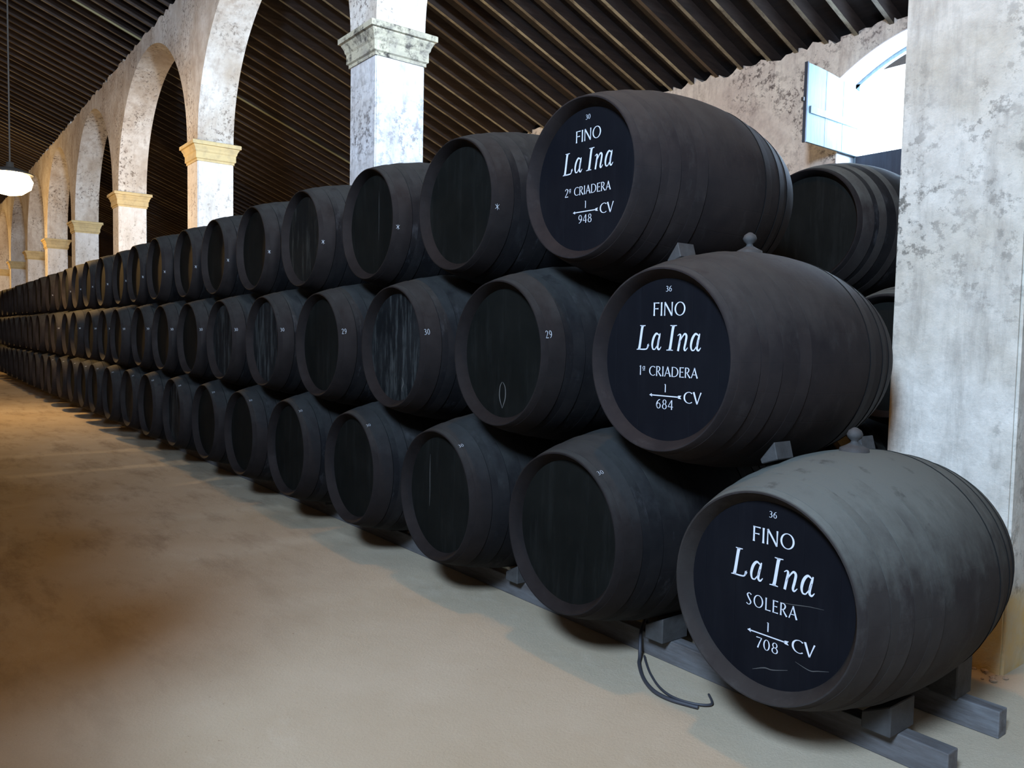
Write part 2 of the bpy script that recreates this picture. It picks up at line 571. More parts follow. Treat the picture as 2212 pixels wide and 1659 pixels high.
# other walls
def plain_wall(name, a, b, mat, label):
    return struct(box_obj(name, a, b, mat), label)
plain_wall('wall_far', (X_FAR-.6, Y_IN-.4, 0), (X_FAR, Y_OUT+.4, 9.2), M['arcade'], 'far end wall of the nave')
bm = bmesh.new()
add_box(bm, (X_NEAR, Y_IN-.4, 0), (X_NEAR+.4, Y_OUT+.4, 5.5))
add_box(bm, (X_NEAR, Y_IN-.4, 5.5), (X_NEAR+.4, -3.3, 9.2))
add_box(bm, (X_NEAR, -1.9, 5.5), (X_NEAR+.4, Y_OUT+.4, 9.2))
add_box(bm, (X_NEAR, -3.3, 6.9), (X_NEAR+.4, -1.9, 9.2))
struct(link('wall_near', bm_mesh(bm, 'wall_near'), M['outer']), 'near gable wall with an opening added for the fill light, behind the camera')
bm = bmesh.new()   # wall across the aisle with a high window opening
add_box(bm, (X_FAR-.6, Y_IN-.4, 0), (X_NEAR+.4, Y_IN, 4.1))
add_box(bm, (X_FAR-.6, Y_IN-.4, 4.1), (1.6, Y_IN, 8.0))
add_box(bm, (2.9, Y_IN-.4, 4.1), (X_NEAR+.4, Y_IN, 8.0))
add_box(bm, (1.6, Y_IN-.4, 5.4), (2.9, Y_IN, 8.0))
struct(link('wall_front', bm_mesh(bm, 'wall_front'), M['outer']), 'wall across the aisle with a high window, behind the camera')

# ------------------------------------------------------------------ arcade: pillars and arches
PIL = [(5.85, 4.42), (.175, 4.46), (-5.51, 4.40), (-11.23, 4.33), (-16.71, 4.29), (-21.75, 4.22), (-26.5, 4.18), (-31.1, 4.15), (-36.2, 4.12), (-41.3, 4.1), (-46.4, 4.1)]
PW = .545
PLAB = {1: 'mottled grey plaster pillar with ochre foot behind the lettered casks at right',
        2: 'white plaster pillar with mould specks and a blackened stone capital',
        3: 'bluish white plaster pillar with ochre capital, nearest of the ochre-capped ones',
        4: 'white plaster pillar with ochre capital, second of the ochre-capped ones',
        5: 'white plaster pillar with ochre capital, third of the ochre-capped ones',
        6: 'pale pillar with ochre capital, fourth of the ochre-capped ones going away',
        7: 'small pale pillar with ochre capital, fifth of the ochre-capped ones going away',
        8: 'brightly lit far pillar right beneath the glowing lamp',
        9: 'farthest visible pillar at the left edge beyond the lamp',
        10: 'pillar against the far end of the arcade',
        0: 'pillar beside the camera at the near end of the arcade'}


def sub_box(bm, a, b, nz=1):
    add_box(bm, a, b)


def cap_bm(x0, x1, y0, y1, zb, zt):
    """moulded capital: square profile lofted"""
    h = zt-zb
    prof = [(0.0, .0), (.012, .0), (.012, .10), (.03, .14), (.03, .44), (.042, .50), (.048, .60), (.070, .74), (.070, .78), (.095, .80), (.095, .97), (.085, 1.0), (.0, 1.0)]
    bm = bmesh.new()
    prev = None
    for o, t in prof:
        z = zb+h*t
        ring = [bm.verts.new(p) for p in ((x0-o, y0-o, z), (x1+o, y0-o, z), (x1+o, y1+o, z), (x0-o, y1+o, z))]
        if prev:
            for k in range(4):
                bm.faces.new((prev[k], prev[(k+1) % 4], ring[(k+1) % 4], ring[k]))
        prev = ring
    return bm

for k, (xr, zc) in enumerate(PIL):
    x0, x1 = xr-PW, xr
    p = empty('pillar', ((x0+x1)/2, (YF+YB)/2, 0))
    tag(p, PLAB[k], 'pillar', 'arcade pillars')
    mat = M['pillar_near'] if k < 2 else M['pillar_dirty'] if k == 2 else M['pillar']
    hw, hd = PW/2, (YB-YF)/2
    ht = zc-.30
    bm = bmesh.new()
    add_box(bm, (-hw, -hd, 0), (hw, hd, ht))
    bmesh.ops.bevel(bm, geom=[e for e in bm.edges if abs(e.verts[0].co.z-e.verts[1].co.z) > .5], offset=.012, segments=2, affect='EDGES')
    link('shaft', bm_mesh(bm, 'shaft'), mat, p)
    cb = cap_bm(-hw, hw, -hd, hd, ht, zc)
    link('capital', bm_mesh(cb, 'capital'), M['cap_old'] if k <= 2 else M['cap'], p)

bm = bmesh.new()
slices = []
for k in range(len(PIL)-1, 0, -1):
    xr, zc = PIL[k]
    xn, zn = PIL[k-1]
    a, b = xr, xn-PW          # opening between pillar k (left) and k-1 (right)
    slices.append((xr-PW, [(zc, ZTOP+rw.uniform(-.04, .04))]))
    slices.append((xr-.001, [(zc, ZTOP+rw.uniform(-.04, .04))]))
    m = 48
    for i in range(m+1):
        t = i/m
        x = a+(b-a)*(1-math.cos(t*PI))/2
        zs = zc+(zn-zc)*t
        s = math.sqrt(max(0, 1-((x-(a+b)/2)/((b-a)/2))**2))
        slices.append((x, [(zs+(6.52-zs)*s, ZTOP+rw.uniform(-.045, .045))]))
xr, zc = PIL[0]
slices.append((xr-PW+.001, [(zc, ZTOP)]))
slices.append((X_NEAR, [(zc, ZTOP)]))
slab(bm, slices, YF, YB)
aw = bm_mesh(bm, 'wall_arcade')
awo = struct(link('wall_middle', aw, M['arcade']), 'arcade wall of tall plastered arches standing on the pillars')

# ------------------------------------------------------------------ casks
L_, RH, RB = 1.09, .341, .436


def prof(y, L=L_, rh=RH, rb=RB):
    t = 2*y/L-1
    return rh+(rb-rh)*(1-abs(t)**2.0)


def revolve(pts, seg=72, closed=False):
    """pts (y, r) revolved about the Y axis"""
    v, f = [], []
    for y, r in pts:
        for k in range(seg):
            a = 2*PI*k/seg
            v.append((r*math.cos(a), y, r*math.sin(a)))
    n = len(pts)
    for i in range(n-1 if not closed else n):
        j = (i+1) % n
        for k in range(seg):
            k2 = (k+1) % seg
            f.append((i*seg+k, j*seg+k, j*seg+k2, i*seg+k2))
    return v, f

# staves: outer skin, chimes and croze
body_pts = []
HD = .050
RI = .303
body_pts += [(HD+.012, RI), (HD-.002, RI), (.0, RH-.0075), (0.0, RH-.003), (.0025, RH-.0005)]
NB = 30
ys = [(.010+(L_-.020)*i/NB, 0) for i in range(1, NB)]
for b in (.108, .202, .342):
    for yy in (b, L_-b):
        s_ = 1 if yy < L_/2 else -1
        ys = [q for q in ys if not (-.004 < (q[0]-yy)*s_ < .012)]
        ys += [(yy-s_*.0005, 0), (yy+s_*.0004, .004), (yy+s_*.0042, .004), (yy+s_*.0055, 0)]
body_pts += [(y, prof(y)-d) for y, d in sorted(ys)]
body_pts += [(L_-.0025, RH-.0005), (L_, RH-.003), (L_, RH-.0075), (L_-HD+.002, RI), (L_-HD-.012, RI)]
v, f = revolve(body_pts)
ME_body = py_mesh('staves', v, f, True)


def disc(y, r, seg=72, flip=False):
    v = [(0, y, 0)]+[(r*math.cos(2*PI*k/seg), y, r*math.sin(2*PI*k/seg)) for k in range(seg)]
    v += [(0, y+.02, 0)]+[(p[0], y+.02, p[2]) for p in v[1:seg+1]]
    f = []
    o = seg+1
    for k in range(seg):
        a, b = 1+k, 1+(k+1) % seg
        f.append((0, a, b)); f.append((o, o+b, o+a)); f.append((a, o+a, o+b, b))
    return v, f
ME_head = py_mesh('head', *disc(HD, RI+.004))
ME_back = py_mesh('back_head', *disc(L_-HD-.02, RI+.004))
ME_hoops = []
HB = [(.030, .108), (.146, .202), (.285, .342)]
HB += [(L_-b, L_-a) for a, b in reversed(HB)]
for a, b in HB:
    ta, tb = (.0005, .0026) if a < L_/2 else (.0026, .0005)
    pts = [(a, prof(a)-.002), (a, prof(a)+ta)]
    for i in range(1, 5):
        y = a+(b-a)*i/5
        pts.append((y, prof(y)+ta+(tb-ta)*i/5))
    pts += [(b, prof(b)+tb), (b, prof(b)-.002)]
    v, f = revolve(pts)
    ME_hoops.append(py_mesh('hoop', v, f, True))
for me in ME_hoops+[ME_body]:
    try:
        me.set_sharp_from_angle(angle=math.radians(35))
    except Exception:
        pass

# turned bung that stands on the bilge
bp = [(0, .052), (.012, .050), (.022, .030), (.032, .014), (.040, .012), (.050, .024), (.062, .028), (.076, .022), (.086, .008), (.088, .0005)]
v = []; f = []
for y, r in bp:
    for k in range(20):
        a = 2*PI*k/20
        v.append((r*math.cos(a), r*math.sin(a), y))
for i in range(len(bp)-1):
    for k in range(20):
        f.append((i*20+k, i*20+(k+1) % 20, (i+1)*20+(k+1) % 20, (i+1)*20+k))
ME_bung = py_mesh('bung', v, f, True)

# ---- glyph engine: every stroke is a ribbon with a width at each point, cap height = 1


def curve(*P):
    return crom(P, 6)


def st(w, *P):
    if isinstance(w, (int, float)): w = (w, w)
    return (w, list(P))


def ell(cx, cz, rx, rz, a0=0, a1=360, n=28, wt=.13, wn=.06):
    P = []; Wd = []
    for i in range(n+1):
        a = math.radians(a0+(a1-a0)*i/n)
        P.append((cx+rx*math.cos(a), cz+rz*math.sin(a)))
        Wd.append(wn+(wt-wn)*abs(math.cos(a))**1.3)
    return (Wd, P)

G = {}
T, t_ = .125, .065
G['F'] = (.50, [st((.15, .115, .11, .115, .15), (.1, 0), (.1, .15), (.1, .5), (.1, .85), (.1, 1)), st((.06, .075, .10), (.1, .962), (.35, .962), (.48, .955)), st((.06, .07, .12), (.1, .53), (.3, .53), (.42, .53))])
G['I'] = (.22, [st((.155, .12, .11, .12, .155), (.11, 0), (.11, .15), (.11, .5), (.11, .85), (.11, 1))])
G['N'] = (.74, [st((.10, .07, .07), (.09, 0), (.09, .5), (.09, 1)), st((.13, .12, .12), (.08, 1), (.36, .52), (.64, 0)), st((.07, .07, .11), (.64, 0), (.64, .5), (.64, 1))])
G['O'] = (.86, [ell(.43, .5, .345, .48, wt=.12, wn=.055)])
G['S'] = (.52, [((.10, .06, .07, .12, .13, .12, .07, .06, .10), [(.44, .86), (.35, .955), (.22, .95), (.12, .80), (.26, .53), (.42, .27), (.34, .07), (.20, .035), (.07, .13)])])
G['L'] = (.50, [st((.15, .115, .11, .12), (.1, 1), (.1, .85), (.1, .3), (.1, 0)), st((.07, .08, .12), (.1, .04), (.35, .04), (.48, .05))])
G['E'] = (.50, [st((.14, .115, .115, .14), (.1, 0), (.1, .2), (.1, .8), (.1, 1)), st((.06, .07, .10), (.1, .965), (.3, .965), (.46, .96)), st((.06, .065, .11), (.1, .53), (.28, .53), (.40, .53)), st((.06, .07, .11), (.1, .038), (.3, .038), (.48, .045))])
G['R'] = (.60, [st((.14, .115, .115, .15), (.1, 1), (.1, .8), (.1, .2), (.1, 0)), ((.06, .07, .10, .12, .10, .06, .05), [(.1, .965), (.26, .965), (.38, .90), (.43, .76), (.37, .58), (.25, .49), (.1, .48)]), st((.08, .12, .14), (.24, .49), (.40, .23), (.57, 0))])
G['A'] = (.68, [st((.06, .07, .09), (.34, 1.0), (.2, .5), (.04, 0)), st((.12, .125, .15), (.33, 1.0), (.47, .5), (.63, 0)), st(.06, (.15, .33), (.54, .33))])
G['C'] = (.72, [((.11, .065, .06, .09, .125, .13, .125, .09, .06, .06, .09), [(.68, .86), (.55, .945), (.42, .96), (.25, .88), (.13, .70), (.10, .5), (.13, .30), (.25, .12), (.42, .04), (.56, .05), (.69, .14)])])
G['D'] = (.76, [st((.14, .115, .115, .14), (.1, 0), (.1, .2), (.1, .8), (.1, 1)), ((.06, .06, .08, .12, .125, .12, .08, .06, .06), [(.1, .965), (.32, .965), (.52, .88), (.65, .68), (.68, .5), (.65, .32), (.52, .12), (.32, .035), (.1, .035)])])
G['V'] = (.66, [st((.15, .13, .10), (.06, 1), (.2, .5), (.34, 0)), st((.07, .07, .10), (.34, 0), (.47, .5), (.61, 1))])
G['0'] = (.56, [ell(.28, .5, .20, .47, wt=.11, wn=.05)])
G['1'] = (.30, [st((.10, .10, .11), (.16, 1), (.16, .5), (.16, 0)), st((.04, .06), (.04, .88), (.16, .96))])
G['bar'] = (.30, [((.16, .11, .10, .10, .10), [(.10, .93), (.15, .97), (.16, .85), (.16, .4), (.16, 0)])])
G['2'] = (.54, [((.10, .06, .07, .11, .11, .09, .06), [(.08, .78), (.15, .93), (.28, .97), (.42, .87), (.42, .68), (.28, .38), (.06, .05)]), st((.08, .09, .11), (.05, .045), (.3, .045), (.50, .05))])
G['3'] = (.52, [((.09, .06, .08, .11, .09, .06), [(.08, .88), (.20, .965), (.34, .92), (.39, .76), (.32, .60), (.18, .54)]), ((.06, .09, .12, .10, .06, .10), [(.18, .54), (.34, .50), (.43, .32), (.37, .12), (.22, .03), (.05, .09)])])
G['4'] = (.58, [st((.06, .06), (.38, .98), (.04, .30)), st(.065, (.03, .29), (.54, .29)), st((.10, .11), (.40, .99), (.40, 0))])
G['6'] = (.56, [((.07, .08, .11, .12, .11, .08), [(.44, .97), (.28, .88), (.14, .66), (.09, .40), (.12, .20), (.22, .06)]), ell(.28, .31, .185, .28, wt=.10, wn=.05)])
G['7'] = (.50, [st((.10, .075, .06), (.04, .95), (.25, .955), (.46, .96)), st((.07, .09, .12), (.46, .97), (.30, .5), (.17, 0))])
G['8'] = (.56, [ell(.28, .745, .155, .22, wt=.09, wn=.05), ell(.28, .27, .195, .25, wt=.10, wn=.05)])
G['9'] = (.56, [((.07, .08, .11, .12, .11, .08), [(.12, .03), (.28, .12), (.42, .34), (.47, .60), (.44, .80), (.34, .94)]), ell(.28, .69, .185, .28, wt=.10, wn=.05)])
G['ª'] = (.36, [ell(.16, .76, .10, .15, wt=.06, wn=.035), st(.06, (.27, .93), (.27, .60)), st(.04, (.04, .50), (.31, .50))])
G[' '] = (.28, [])
# italic pair used for the big cursive line
SL = .20
G['*'] = (.9, [st((.06, .10, .05), (.05, .95), (.45, .5), (.85, .1)), st((.05, .10, .06), (.1, .1), (.45, .5), (.8, .98)), st((.05, .10, .05), (.4, 1.1), (.46, .5), (.55, -.1))])
G['iL'] = (.70, [st((.15, .14, .14, .15), (.26, .97), (.22, .8), (.13, .2), (.09, .03)), st((.03, .05, .03), (.12, .975), (.27, .965), (.42, .975)), st((.03, .05, .06, .06, .12), (-.04, .02), (.12, .03), (.35, .03), (.52, .06), (.60, .22)), st((.05, .02), (.55, .08), (.62, .26))])
G['ia'] = (.58, [((.05, .09, .12, .11, .07, .05), [(.44, .60), (.30, .66), (.16, .50), (.09, .24), (.13, .06), (.24, .04)]), ((.05, .045, .05), [(.24, .04), (.36, .20), (.46, .44)]), ((.05, .10, .11, .10, .07, .03), [(.50, .67), (.46, .52), (.40, .26), (.39, .10), (.47, .04), (.57, .15)])])
G['iI'] = (.46, [st((.15, .14, .14, .15), (.29, .97), (.25, .8), (.16, .2), (.12, .03)), st((.03, .05, .03), (.12, .975), (.29, .965), (.46, .975)), st((.03, .05, .03), (-.05, .022), (.12, .032), (.29, .022))])
G['in'] = (.60, [((.03, .05, .10, .11, .11), [(.03, .58), (.12, .64), (.18, .58), (.13, .30), (.07, .0)]), ((.04, .05, .08, .11, .11, .10, .06, .03), [(.12, .28), (.24, .50), (.38, .655), (.475, .58), (.44, .34), (.385, .10), (.44, .03), (.55, .14)])])


def ribbon(V, Fc, P, Wd, ox, oz, sx, sz, y):
    if len(Wd) != len(P):
        Wd = [Wd[0]+(Wd[-1]-Wd[0])*i/(len(P)-1) for i in range(len(P))]
    if 3 <= len(P) < 20:
        Q = crom([(p[0], p[1], w) for p, w in zip(P, Wd)], 6)
    else:
        Q = [(p[0], p[1], w) for p, w in zip(P, Wd)]
    n = len(Q)
    base = len(V)
    closed = (abs(Q[0][0]-Q[-1][0])+abs(Q[0][1]-Q[-1][1])) < 1e-6 and n > 10
    for i, (x, z, w) in enumerate(Q):
        a = Q[(i-1) % (n-1) if closed else max(i-1, 0)]
        b = Q[(i+1) % (n-1) if closed else min(i+1, n-1)]
        dx, dz = b[0]-a[0], b[1]-a[1]
        l = math.hypot(dx, dz) or 1
        nx, nz = -dz/l*w*.44, dx/l*w*.44
        V.append((ox+(x+nx)*sx, y, oz+(z+nz)*sz))
        V.append((ox+(x-nx)*sx, y, oz+(z-nz)*sz))
    for i in range(n-1):
        Fc.append((base+2*i, base+2*i+1, base+2*i+3, base+2*i+2))


def text_mesh(V, Fc, toks, x0, x1, z0, h, y, track=.06):
    tot = sum(G[t][0]+track for t in toks)-track
    sx = (x1-x0)/tot
    x = 0
    for t in toks:
        w, strokes = G[t]
        for Wd, P in strokes:
            if isinstance(Wd, tuple): Wd = list(Wd)
            ribbon(V, Fc, P, Wd, x0+x*sx, z0, sx, h, y)
        x += w+track


def sign(kind, num, top):
    """white lettering painted on a cask head; local coordinates of the head"""
    y = HD-.0012
    parts = []

    def make(name, fn):
        V, Fc = [], []
        fn(V, Fc)
        parts.append((name, py_mesh(name, V, Fc)))
    make('lettering', lambda V, F_: text_mesh(V, F_, list(top), -.004, .026, .253, .021, y))
    make('lettering', lambda V, F_: text_mesh(V, F_, list('FINO'), -.064, .094, .164, .050, y, .05))
    make('lettering', lambda V, F_: text_mesh(V, F_, ['iL', 'ia', ' ', 'iI', 'in', 'ia'], -.138, .168, .034, .096, y, .02))
    if kind == 'SOLERA':
        make('lettering', lambda V, F_: text_mesh(V, F_, list('SOLERA'), -.080, .112, -.052, .041, y, .10))
    else:
        make('lettering', lambda V, F_: text_mesh(V, F_, list(kind), -.126, .158, -.062, .037, y, .05))
    make('lettering', lambda V, F_: text_mesh(V, F_, ['bar'], .001, .015, -.121, .030, y))

    def arrow(V, F_):
        z = -.135
        for Pq in ([(-.060, z-.002), (.072, z-.002), (.072, z+.002), (-.060, z+.002)], [(-.070, z), (-.056, z-.0065), (-.058, z+.0065)],
                   [(.066, z), (.072, z+.0055), (.086, z+.0065), (.080, z)], [(.066, z), (.080, z), (.086, z-.0065), (.072, z-.0055)]):
            b = len(V)
            V.extend([(p[0], y, p[1]) for p in Pq]); F_.append(tuple(range(b, b+len(Pq))))
    make('arrow_mark', arrow)
    make('lettering', lambda V, F_: text_mesh(V, F_, list(num), -.036, .050, -.184, .036, y, .06))
    make('lettering', lambda V, F_: text_mesh(V, F_, list('CV'), .094, .178, -.155, .043, y, .02))
    return parts


def on_skin(V, Fc, toks, yc, ang, hw, h, track=.1):
    """chalk writing laid on the curved chime: x -> along axis, z -> round the skin"""
    V2, F2 = [], []
    text_mesh(V2, F2, toks, -hw, hw, -h/2, h, 0, track)
    b = len(V)
    for x, _, z in V2:
        y = yc+x
        r = prof(max(y, .004))+.0045
        a = ang+z/r
        V.append((r*math.cos(a), y, r*math.sin(a)))
    Fc.extend([tuple(i+b for i in q) for q in F2])


def chalk(toks, yc, ang, hw, h):
    V, Fc = [], []
    on_skin(V, Fc, toks, yc, ang, hw, h)
    return py_mesh('chalk_mark', V, Fc)
CH = {'29': chalk(list('29'), .034, .26, .015, .034), '30': chalk(list('30'), .034, .25, .015, .032),
      'mid': chalk(list('30'), .030, .26, .014, .026), 'top': chalk(['*'], .026, -.14, .012, .026), 'low': chalk(list('30'), .028, .93, .013, .020)}


def cask(loc, label, group, body='cask', hoop='hoop', head='head', signdef=None, mark=None, bung=False, rx=0, rz=0):
    r = empty('cask', loc, rz)
    r['label'] = label; r['category'] = 'cask'; r['group'] = group
    ov = []

    def part(name, me, mat):
        o = bpy.data.objects.new(name, me)
        COL.objects.link(o)
        o.parent = r
        if not me.materials: me.materials.append(None)
        o.material_slots[0].link = 'OBJECT'
        o.material_slots[0].material = M[mat]
        return o
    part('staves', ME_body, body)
    h = part('head', ME_head, head)
    part('back_head', ME_back, 'head')
    for me in ME_hoops:
        part('hoop', me, hoop)
    if bung:
        b = part('bung', ME_bung, 'chock')
        b.location = (0, L_/2, RB-.004)
    if mark:
        c = part('chalk_mark', CH[mark], 'chalk')
    if signdef:
        for nm, me in sign(*signdef):
            o = bpy.data.objects.new(nm, me)
            COL.objects.link(o); o.parent = h
            me.materials.append(M['paint'])
            if nm == 'lettering': pass
    return r

ORD = ['nearest', 'second', 'third', 'fourth', 'fifth', 'sixth', 'seventh', 'eighth', 'ninth', 'tenth', 'eleventh', 'twelfth', 'thirteenth', 'fourteenth', 'fifteenth', 'sixteenth', 'seventeenth', 'eighteenth', 'nineteenth', 'twentieth', 'twenty-first', 'twenty-second', 'twenty-third', 'twenty-fourth', 'twenty-fifth', 'twenty-sixth', 'twenty-seventh', 'twenty-eighth']
NB_ = 27
rj = random.Random(11)
bot = [(.007, -.027, .582), (-.979, -.016, .584), (-1.984, -.003, .572), (-2.950, -.013, .580), (-3.952, -.015, .582)]
mid = [(-.499, .019, 1.327), (-1.489, .014, 1.325), (-2.465, -.002, 1.334), (-3.460, .001, 1.329), (-4.475, .006, 1.337), (-5.500, .012, 1.335)]
top = [(-1.052, .104, 2.082), (-2.020, .118, 2.088), (-3.010, .128, 2.088), (-4.010, .110, 2.083), (-5.030, .118, 2.092), (-6.030, .122, 2.092)]
while len(bot) < NB_:
    bot.append((bot[-1][0]-1.0 if len(bot) > 5 else -4.96, rj.uniform(-.025, .015), .580+rj.uniform(-.004, .004)))
while len(mid) < NB_:
    mid.append((mid[-1][0]-(1.0 if len(mid) > 6 else .99), rj.uniform(-.01, .03), 1.334+rj.uniform(-.004, .004)))
while len(top) < NB_:
    top.append((top[-1][0]-(1.0 if len(top) > 6 else .99), rj.uniform(.09, .14), 2.092+rj.uniform(-.004, .004)))
GN = ['casks on the bottom tier of the long stack', 'casks on the middle tier of the long stack', 'casks on the top tier of the long stack']
TN = ['bottom', 'middle', 'top']
specials = {
    (0, 0): dict(label='large dusty grey cask lettered SOLERA 1/708 CV, nearest on the bottom tier', body='cask_grey', hoop='hoop_grey', head='head_sign', signdef=('SOLERA', '708', '36'), bung=True),
    (1, 0): dict(label='brownish black cask lettered 1ª CRIADERA 1/684 CV, nearest on the middle tier', body='cask_brown', hoop='hoop_brown', head='head_sign', signdef=('1ª CRIADERA', '684', '36'), bung=True),
    (2, 0): dict(label='black cask lettered 2ª CRIADERA 1/948 CV, nearest on the top tier', body='cask_brown', hoop='hoop_brown', head='head_sign', signdef=('2ª CRIADERA', '948', '30')),
    (1, 1): dict(label='plain black cask chalked 29 with a pale drip mark low on its head', mark='29'),
    (1, 2): dict(label='black cask chalked 30 with a pale dust-streaked head, third on the middle tier', mark='30', head='head_dusty'),
    (1, 3): dict(label='plain black cask chalked 29, fourth from the near end on the middle tier', mark='29'),
    (1, 4): dict(label='black cask with pale vertical streaks on its head, fifth on the middle tier', mark='mid', head='head_dusty'),
    (2, 3): dict(label='black cask with a worn brownish head, fourth from the near end on the top tier', mark='top', head='head_worn'),
    (2, 2): dict(label='black cask with a faint vertical line on its head, third on the top tier', mark='top'),
    (2, 1): dict(label='black cask with olive black head right beside the cask lettered 2ª CRIADERA', mark='top'),
    (0, 1): dict(label='plain black cask on the bottom tier right beside the cask lettered SOLERA', mark='low'),
    (0, 2): dict(label='plain black cask with a pale streak on its head, third on the bottom tier', mark='low'),
}
C0 = {}
for t, arr in enumerate((bot, mid, top)):
    for i, p in enumerate(arr):
        kw = dict(label='plain black cask on the %s tier, %s from the near end of the long stack' % (TN[t], ORD[i]), mark=('low', 'mid', 'top')[t])
        if i > 4 and rj.random() < .28: kw['head'] = rj.choice(['head_dusty', 'head_worn'])
        if i > 15: kw['mark'] = None
        if (t, i) in specials: kw = specials[(t, i)]
        C0[(t, i)] = cask(p, group=GN[t], rz=rj.uniform(-.008, .008), **kw)

# scratches and drips that belong to single heads
def scratch(parent_cask, P, w, name, mat='scratch'):
    V, Fc = [], []
    ribbon(V, Fc, P, [w*.3, w, w*.8, w*.3] if len(P) == 4 else [w]*len(P), 0, 0, 1, 1, HD-.0008)
    me = py_mesh(name, V, Fc)
    h = [c for c in parent_cask.children if c.name.startswith('head')][0]
    return link(name, me, M[mat], h)
scratch(C0[(0, 0)], [(-.045, -.262), (.0, -.243), (.03, -.240), (.085, -.222)], .004, 'scratch')
scratch(C0[(0, 0)], [(.11, -.185), (.16, -.196), (.19, -.188), (.225, -.178)], .003, 'scratch')
scratch(C0[(0, 0)], [(.05, -.012), (.10, -.006), (.15, .002), (.20, .006)], .0025, 'scratch')
for P in ([(.0, -.26), (-.022, -.21), (-.020, -.16), (-.004, -.135)], [(.0, -.26), (.022, -.21), (.020, -.16), (.0, -.135)]):
    scratch(C0[(1, 1)], P, .008, 'drip_mark')
scratch(C0[(0, 2)], [(-.11, .20), (-.112, .1), (-.110, .0), (-.112, -.08)], .006, 'drip_mark')
scratch(C0[(2, 2)], [(.07, .20), (.071, .1), (.072, .0), (.071, -.1)], .004, 'drip_mark')
scratch(C0[(1, 2)], [(.06, -.17), (.075, -.2), (.06, -.23), (.065, -.25)], .010, 'drip_mark')

# second stack, seen behind the near end
second = [(-1.23, 2.10, 2.095, 'top'), (-2.23, 2.12, 2.09, 'top'), (-.73, 2.12, 1.338, 'mid'), (-1.73, 2.10, 1.338, 'mid'),
          (-.23, 2.12, .582, 'bottom'), (-1.23, 2.12, .580, 'bottom'), (-2.23, 2.12, .582, 'bottom')]
L2 = {(-1.23, 'top'): 'bluish black cask under the window, behind the cask lettered 2ª CRIADERA',
      (-2.23, 'top'): 'black cask in the second stack hidden behind the top tier',
      (-.73, 'mid'): 'black cask below the one under the window, tucked behind the grey pillar',
      (-1.73, 'mid'): 'black cask in the middle of the second stack, behind the long stack',
      (-.23, 'bottom'): 'bottom cask of the second stack right behind the grey pillar',
      (-1.23, 'bottom'): 'bottom cask of the second stack, second from the grey pillar',
      (-2.23, 'bottom'): 'bottom cask of the second stack, third from the grey pillar'}
for x, y, z, t in second:
    cask((x, y, z), L2[(x, t)], 'casks of the second stack behind the arcade', body='cask', hoop='hoop_grey')

# casks of the stack across the aisle, behind the camera's left shoulder
tiers = ((.575, 0, 13), (1.325, -.5, 12), (2.07, -1.0, 11))
for ti, (z, off, nn) in enumerate(tiers):
    for i in range(nn):
        cask((.55+off-i*1.0, -2.86, z), 'black cask of the stack across the aisle, %s tier, %s from its near end' % (TN[ti], ORD[i]), 'casks of the stack across the aisle', rz=PI)

# ------------------------------------------------------------------ rails, chocks
XR0 = bot[-1][0]-.6
for y0, y1, lab, xe in ((.430, .500, 'long grey timber rail under the front of the bottom casks', .417), (.888, .955, 'long grey timber rail under the back of the bottom casks', .393)):
    bm = bmesh.new()
    n = 60
    a = box_obj('timber_rail', (XR0, y0, 0), (xe, y1, .10), M['rail'], None, .004)
    tag(a, lab, 'rail', 'timber rails under the bottom casks')
for y0, y1 in ((2.55, 2.62), (3.0, 3.07)):
    a = box_obj('timber_rail', (-2.8, y0, 0), (.2, y1, .10), M['rail'], None, .004)
    tag(a, 'grey timber rail under the %s of the second stack' % ('front' if y0 < 2.8 else 'back'), 'rail')


def wedge(name, x0, x1, y0, y1, z0, fa):
    """block whose sloping top follows the cask it steadies; fa(x) = top height"""
    v = []
    for y in (y0, y1):
        v += [(x0, y, z0), (x1, y, z0), (x1, y, fa(x1)), (x0, y, fa(x0))]
    f = [(0, 1, 2, 3), (7, 6, 5, 4), (0, 4, 5, 1), (1, 5, 6, 2), (2, 6, 7, 3), (3, 7, 4, 0)]
    bm = bmesh.new()
    vs = [bm.verts.new(p) for p in v]
    for q in f: bm.faces.new([vs[i] for i in q])
    bmesh.ops.bevel(bm, geom=list(bm.edges), offset=.004, segments=1, affect='EDGES')
    return bm_mesh(bm, name)
for i in range(8):
    cx, cy, cz = bot[i]
    for s in (1, -1):
        for (ya, yb, lab) in ((.37, .535, 'front'), (.86, .985, 'back')):
            rr = max(prof(ya-cy), prof(yb-cy), prof((ya+yb)/2-cy))+.006
            f_ = lambda x: cz-math.sqrt(max(rr*rr-(x-cx)**2, .01))-.009
            xa, xb = sorted((cx+s*.150, cx+s*.250))
            o = link('wooden_chock', wedge('wooden_chock', xa, xb, ya, yb, .100, f_), M['chock'])
            tag(o, 'grey wooden chock on the %s rail, %s side of the %s bottom cask' % (lab, 'right' if s > 0 else 'left', ORD[i] if i else 'nearest'), 'chock', 'chocks wedging the bottom casks')

